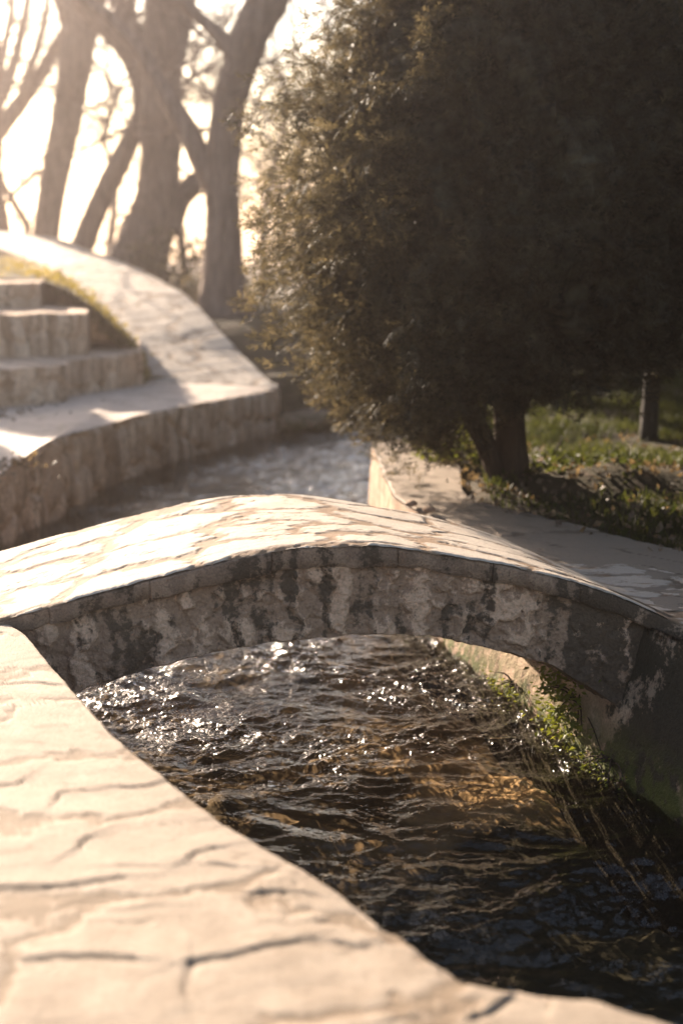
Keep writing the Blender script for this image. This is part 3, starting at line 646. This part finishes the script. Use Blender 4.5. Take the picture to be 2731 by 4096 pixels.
bare_tree([[(190,1200,150),(198,1100,128),(207,1050,120),(228,900,118),(260,720,122),(305,500,130),(335,300,140),(335,150,115),(292,30,80),(255,-80,62),(200,-380,36)],
           [(350,310,115),(388,150,102),(425,20,96),(470,-150,80),(520,-480,44)],
           [(250,760,30),(180,770,24),(120,815,22),(60,870,22),(10,930,16)]],
          20.0, 'straight bare tree forking high above the left end of the ramp', 404, 15,
          [[(375,500,20),(440,470,18),(500,435,17),(560,395,14),(620,350,10)]])
bare_tree([[(20,1180,110),(14,1080,84),(0,950,70),(-35,800,90),(-50,650,120),(-40,500,110),(-40,300,95),(-60,0,80),(-80,-400,55),(-60,-800,28)],
           [(-50,640,96),(10,560,82),(80,480,72),(150,380,64),(225,260,60),(300,130,52),(352,0,46),(390,-180,34)],
           [(-45,520,80),(25,390,58),(70,260,44),(100,130,36),(125,0,30),(150,-220,20)],
           [(-40,450,70),(0,300,44),(30,170,32),(52,60,26),(70,-100,20)],
           [(85,470,40),(130,330,34),(175,190,30),(205,70,28),(225,-100,22)]],
          20.3, 'leftmost bare tree, its limbs fanning up and right from the frame edge', 405, 16)
# thin bare trees farther off, seen as twigs against the sky
for k, (u, yb, Yd, hgt, lab) in enumerate([(40,640,24,5.5,'thin distant bare tree behind the leftmost trees'), (250,640,27,6,'thin distant bare tree seen between the leaning trunk and the straight one'), (430,640,23,5,'thin distant bare tree in the gap beside the thick trunk'), (610,640,25,6,'thin distant bare tree between the forked tree and the conifer'), (690,640,21,5,'thin distant bare tree half hidden by the conifer edge')]):
    rr = np.random.default_rng(500+k); base = gy(u, 560, Yd); base[2] = -.2
    root = thing('thin_tree', tuple(base), lab, 'tree', 'thin trees far behind'); a = Acc()
    P = np.array([base+(rr.normal(0, .06)*i, rr.normal(0, .06)*i, hgt*i/8) for i in range(9)]); tube(a, P, np.linspace(.09, .015, 9), 7)
    part('trunk', a.mesh('trunk', m_bark), root); a = Acc()
    for _ in range(17):
        i = rr.integers(2, 8); twig_grow(a, P[i], rr.normal(0, 1, 3)*(1, 1, .4)+(0, 0, .5), rr.uniform(.8, 1.6), .018, 3, rr)
    part('branches', a.mesh('branches', m_bark, smooth=False), root)

# ------------------------------------------------------------------ low plants and litter
def blades(P, hmin, hmax, lean, wdt, mat, name, **kw):
    n = len(P); ph = rng.uniform(0, 2*np.pi, n); h = rng.uniform(hmin, hmax, n); dx = np.stack([np.cos(ph), np.sin(ph), 0*ph], 1); ph2 = rng.uniform(0, 2*np.pi, n)
    l = np.stack([np.cos(ph2), np.sin(ph2), 0*ph2], 1)*(h*rng.uniform(.1, lean, n))[:, None]; wd = (rng.uniform(.6, 1.2, n)*wdt)[:, None]
    a_ = P-dx*wd; b_ = P+dx*wd; m0 = P+l*.35+np.array((0,0,1))*(h*.6)[:, None]; c_ = m0+dx*wd*.7; d_ = m0-dx*wd*.7; e_ = P+l+np.array((0,0,1))*h[:, None]
    V = np.stack([a_, b_, c_, d_, e_], 1).reshape(-1, 3); o = np.arange(n)*5
    Fc = [tuple(x) for x in np.stack([o, o+1, o+2, o+3], 1)]+[tuple(x) for x in np.stack([o+3, o+2, o+4], 1)]
    return obj(name, mesh(name, V, Fc, mat, smooth=False), **kw)
def on_bank(n, x0, x1_, y0, y1_, dens):
    P = np.column_stack([rng.uniform(x0, x1_, n), rng.uniform(y0, y1_, n)]); keep = dens(P[:, 0], P[:, 1]) > rng.uniform(0, 1, n); P = P[keep]
    return np.column_stack([P, ground_h(P[:, 0], P[:, 1])-.005])
rr_x = lambda y: np.interp(y, right_line[::-1, 1], right_line[::-1, 0])+np.interp(y, [1.5,4.1,5,5.6,6.2,7,8.1], [1.3,1.05,.85,.6,.45,.5,.55])
dens = lambda x, y: (x > rr_x(y))*np.clip(.25+1.3*fbm(x*1.6, y*1.6, 601, 3)+.5*sst(6.9, 7.4, y)+.35*(y < 6.3), 0, 1)*(1-.9*np.exp(-(((x-1.2)/.7)**2+((y-6.65)/.25)**2)))
P = on_bank(150000, .4, 5.5, 3.4, 11.5, dens)
blades(P, .03, .085, .9, .0035, m_grass, 'grass', kind='stuff')
P = on_bank(9000, .5, 2.6, 5.2, 7.2, lambda x, y: (x > rr_x(y)+.02)*np.clip(-.1+2.2*fbm(x*2.3+5, y*2.3, 640, 3), 0, 1)); P[:, 2] += rng.uniform(.0, .07, len(P))
V, Fc = scatter(LV, LF, P, rand_rot(len(P)), rng.uniform(.018, .045, len(P))); obj('weeds', mesh('weeds', V, Fc, m_grass, smooth=False), kind='stuff')
P = on_bank(5200, .35, 3.2, 4.8, 8.2, lambda x, y: (x > rr_x(y)-.12)*(.25+.75*np.exp(-(((x-1.0)/.8)**2+((y-6.6)/.4)**2)))); P[:, 2] = np.maximum(P[:, 2], -.01)+.012
V, Fc = scatter(LV, LF, P, rand_rot(len(P)), rng.uniform(.02, .05, len(P))); obj('leaf_litter', mesh('leaf_litter', V, Fc, m_litter, smooth=False), kind='stuff')
# groundcover along the left side of the ramp
k = 5200; i = rng.integers(0, 120, k); j = rng.uniform(.1, 1.0, k); jj = (j*23).astype(int); P = Gb[i, jj]+rng.normal(0, .03, (k, 3)); P[:, 2] += rng.uniform(0, .07, k)-.02
V, Fc = scatter(LV, LF, P, rand_rot(k), rng.uniform(.03, .06, k)); obj('ground_cover', mesh('ground_cover', V, Fc, m_gold, smooth=False), kind='stuff')
# fallen leaves on the terrace
P = []
for cx_, cy_, n_ in [(60,935,60),(30,955,40),(40,1060,40),(20,1075,40),(130,930,14),(200,960,8),(100,800,18)]:
    for _ in range(n_):
        u, v = cx_+rng.normal(0, 45), cy_+rng.normal(0, 9); P.append(gz(u, v, -.085 if v > 860 else .2))
P = np.array(P); V, Fc = scatter(LV, LF, P, rand_rot(len(P)), rng.uniform(.03, .06, len(P))); obj('fallen_leaves', mesh('fallen_leaves', V, Fc, m_litter, smooth=False), kind='stuff')
# leafy plants on the right wall at the waterline
def wall_point(y, z, o=0.02):
    i = int(np.argmin(abs(rl[:, 1]-y))); return np.array((rl[i, 0], rl[i, 1], z))-np.array((*nrb[i], 0))*(o-.24*(z+.5))
def wall_plant(y, z, sp, n, s, label):
    c = wall_point(y, z); root = thing('creeping_plant', tuple(c), label, 'plant', 'plants rooted in the right wall')
    i = int(np.argmin(abs(rl[:, 1]-y))); tdir = np.array((*d[i], 0)); nd = -np.array((*nrb[i], 0))
    P = c + np.outer(rng.normal(0, sp[0], n), tdir) + np.outer(np.abs(rng.normal(0, sp[1], n)), nd) + np.outer(rng.normal(0, sp[2], n), (0,0,1))
    P[:, 2] = np.maximum(P[:, 2], WZ-.02); dd = nd[None]*.8+rng.normal(0, .5, (n, 3))
    V, Fc = scatter(LV, LF, P, frame_rot(dd, rng.uniform(-.8, .8, n)), rng.uniform(.5, 1.1, n)*s); part('leaves', mesh('leaves', V, Fc, m_moss, smooth=False), root)
    a = Acc()
    for _ in range(10):
        e = P[rng.integers(0, n)]; b_ = c-nd*.04; tube(a, spline(np.array([b_, (b_+e)/2+(0,0,.02), e]), 6), np.linspace(.004, .0015, 6), 4)
    part('stems', a.mesh('stems', m_bark2), root)
wall_plant(4.50, -.36, (.09, .035, .07), 520, .026, 'largest clump of yellow-green leaves on the right wall under the arch')
wall_plant(4.22, -.46, (.10, .02, .025), 200, .016, 'low leafy plant at the waterline nearest the camera below the arch')
wall_plant(4.95, -.45, (.10, .02, .02), 130, .016, 'small sunlit leafy plant at the waterline farther under the arch')
# sunlit shrub beyond the conifer trunk
def shrub(name, loc, rad, hgt, n, mat, label, s=.05, group=None):
    root = thing(name, loc, label, 'shrub', group); v = rng.normal(size=(n, 3)); v /= np.linalg.norm(v, axis=1)[:, None]; v[:, 2] = np.abs(v[:, 2])
    r_ = rng.uniform(.35, 1.08, n)**.6; lump = 1+.25*pn(v[:, 0]*3+rad, v[:, 1]*3, 77); P = v*(r_*lump)[:, None]*np.array((rad, rad, hgt))+np.array(loc)
    V, Fc = scatter(LV, LF, P, rand_rot(n), rng.uniform(.6, 1.3, n)*s); part('leaves', mesh('leaves', V, Fc, mat, smooth=False), root)
    a = Acc()
    for _ in range(14):
        e = P[rng.integers(0, n)]; tube(a, spline(np.array([loc, (np.array(loc)+e)/2+(0,0,.05*hgt), e]), 6), np.linspace(.012, .003, 6), 5)
    part('stems', a.mesh('stems', m_bark2), root); return root
c = gz(1045, 1065, 0); shrub('shrub', (float(c[0]), float(c[1])+.3, -.03), .22, .30, 900, m_moss, 'bright yellow-green shrub glowing behind the conifer trunk', .035)
# low dark growth on the far bank
for k, (x, y, rad, hg, lab) in enumerate([(-1.85,16.4,.95,.95,'broad dark shrub filling the gap between the thick trunk and the forked tree'), (.35,14.3,.5,.28,'dark shrub on the far bank where the stream bends'), (-2.2,19,1.2,.55,'hazy low shrub far behind the broad dark one')]):
    shrub('bank_shrub', (x, y, float(ground_h(np.array(x), np.array(y)))), rad, hg, 2600, m_thuja, lab, .06, 'shrubs on the far bank')
# rocks along the far bank and a few loose stones beside the coping
def rock(loc, s, label, seed, group):
    import bmesh
    bm = bmesh.new(); bmesh.ops.create_icosphere(bm, subdivisions=3, radius=1); rr = np.random.default_rng(seed)
    sx, sy, sz = rr.uniform(.8, 1.3), rr.uniform(.7, 1.1), rr.uniform(.3, .5)
    for v in bm.verts:
        c_ = v.co; f = 1+.35*float(pn(np.array(c_.x*1.3+seed), np.array(c_.y*1.3+c_.z), seed))+.12*float(pn(np.array(c_.x*4), np.array(c_.z*4+c_.y*3), seed+1))
        v.co = Vector((c_.x*sx*f*s, c_.y*sy*f*s, c_.z*sz*f*s))
    me = bpy.data.meshes.new('rock'); bm.to_mesh(me); bm.free(); me.polygons.foreach_set('use_smooth', np.ones(len(me.polygons), bool)); me.materials.append(m_wallr)
    o = obj('rock', me, label=label, category='rock', group=group); o.location = loc; o.rotation_euler = (0, 0, rr.uniform(0, 6)); return o
for k, (u, v, s_, lab) in enumerate([(662,972,.16,'dark rock at the stream bend nearest the ramp corner'), (700,965,.2,'dark rock in the middle of the far bank at the bend'), (742,958,.17,'dark rock at the bend under the conifer edge')]):
    rock(tuple(gz(u, v, -.42)), s_, lab, 700+k, 'rocks on the far bank')
for k, (u, v, s_, lab) in enumerate([(945,1156,.036,'pale loose stone on the broken coping end left of the others'), (985,1170,.03,'pale loose stone on the coping between two others'), (1035,1205,.014,'tiny dark stone lying on the coping beside the bridge'), (1250,1058,.04,'pale stone by the bent twig on the bank')]):
    rock(tuple(gz(u, v, .01)), s_, lab, 720+k, 'loose stones')
# weathered post
p = gz(1488, 1008, 0); root = thing('wooden_post', (float(p[0]), float(p[1]), -.02), 'weathered round-topped wooden post standing on the shaded grass', 'post')
a = Acc(); zz = [-.1, .1, .3, .42, .47, .505, .525, .53]; rr_ = [.052, .05, .048, .046, .047, .040, .022, .004]
tube(a, [(p[0]+.02*z, p[1], z) for z in zz], rr_, 18, .10, 740); part('shaft', a.mesh('shaft', m_post), root)
# bent twig
a = Acc(); tp_ = [gz(1240,1072,0.02), gy(1262,1052,gz(1240,1072,0)[1]), gy(1280,1028,gz(1240,1072,0)[1]), gy(1292,1005,gz(1240,1072,0)[1])]
tube(a, spline(np.array(tp_), 14), np.linspace(.009, .004, 14), 6); tw = obj('twig', a.mesh('twig', m_post), label='pale bent twig sticking up from the bank beside the conifer trunk', category='twig')
# unseen conifers added out of frame on the left to shade the terrace
for (x, y, s_, rz, lab) in [(-5.0, 14.4, .64, 2.2, 'unseen conifer added left of the steps to shade the terrace'), (-5.9, 14.3, .62, .6, 'unseen conifer added farther left of the steps')]:
    c_ = copy_thing(th, (x, y, .1), rz, s_, lab); c_['group'] = 'unseen shade conifers left of the steps'

# ------------------------------------------------------------------ haze in the air
hx, hy0, hy1, hz0, hz1 = 330, -330, 340, -12, 10.5
V = [(x, y, z) for x in (-hx, hx) for y in (hy0, hy1) for z in (hz0, hz1)]
me = mesh('haze', V, [(0,1,3,2),(4,6,7,5),(0,4,5,1),(2,3,7,6),(0,2,6,4),(1,5,7,3)], None, False)
hm = bpy.data.materials.new('haze'); hm.use_nodes = True; t_ = hm.node_tree; t_.nodes.clear()
vo = t_.nodes.new('ShaderNodeVolumePrincipled'); vo.inputs['Density'].default_value = .0042; vo.inputs['Anisotropy'].default_value = .90; vo.inputs['Color'].default_value = (1,.88,.86,1)
ou = t_.nodes.new('ShaderNodeOutputMaterial'); t_.links.new(vo.outputs[0], ou.inputs['Volume']); me.materials.append(hm)
obj('haze', me, kind='stuff')
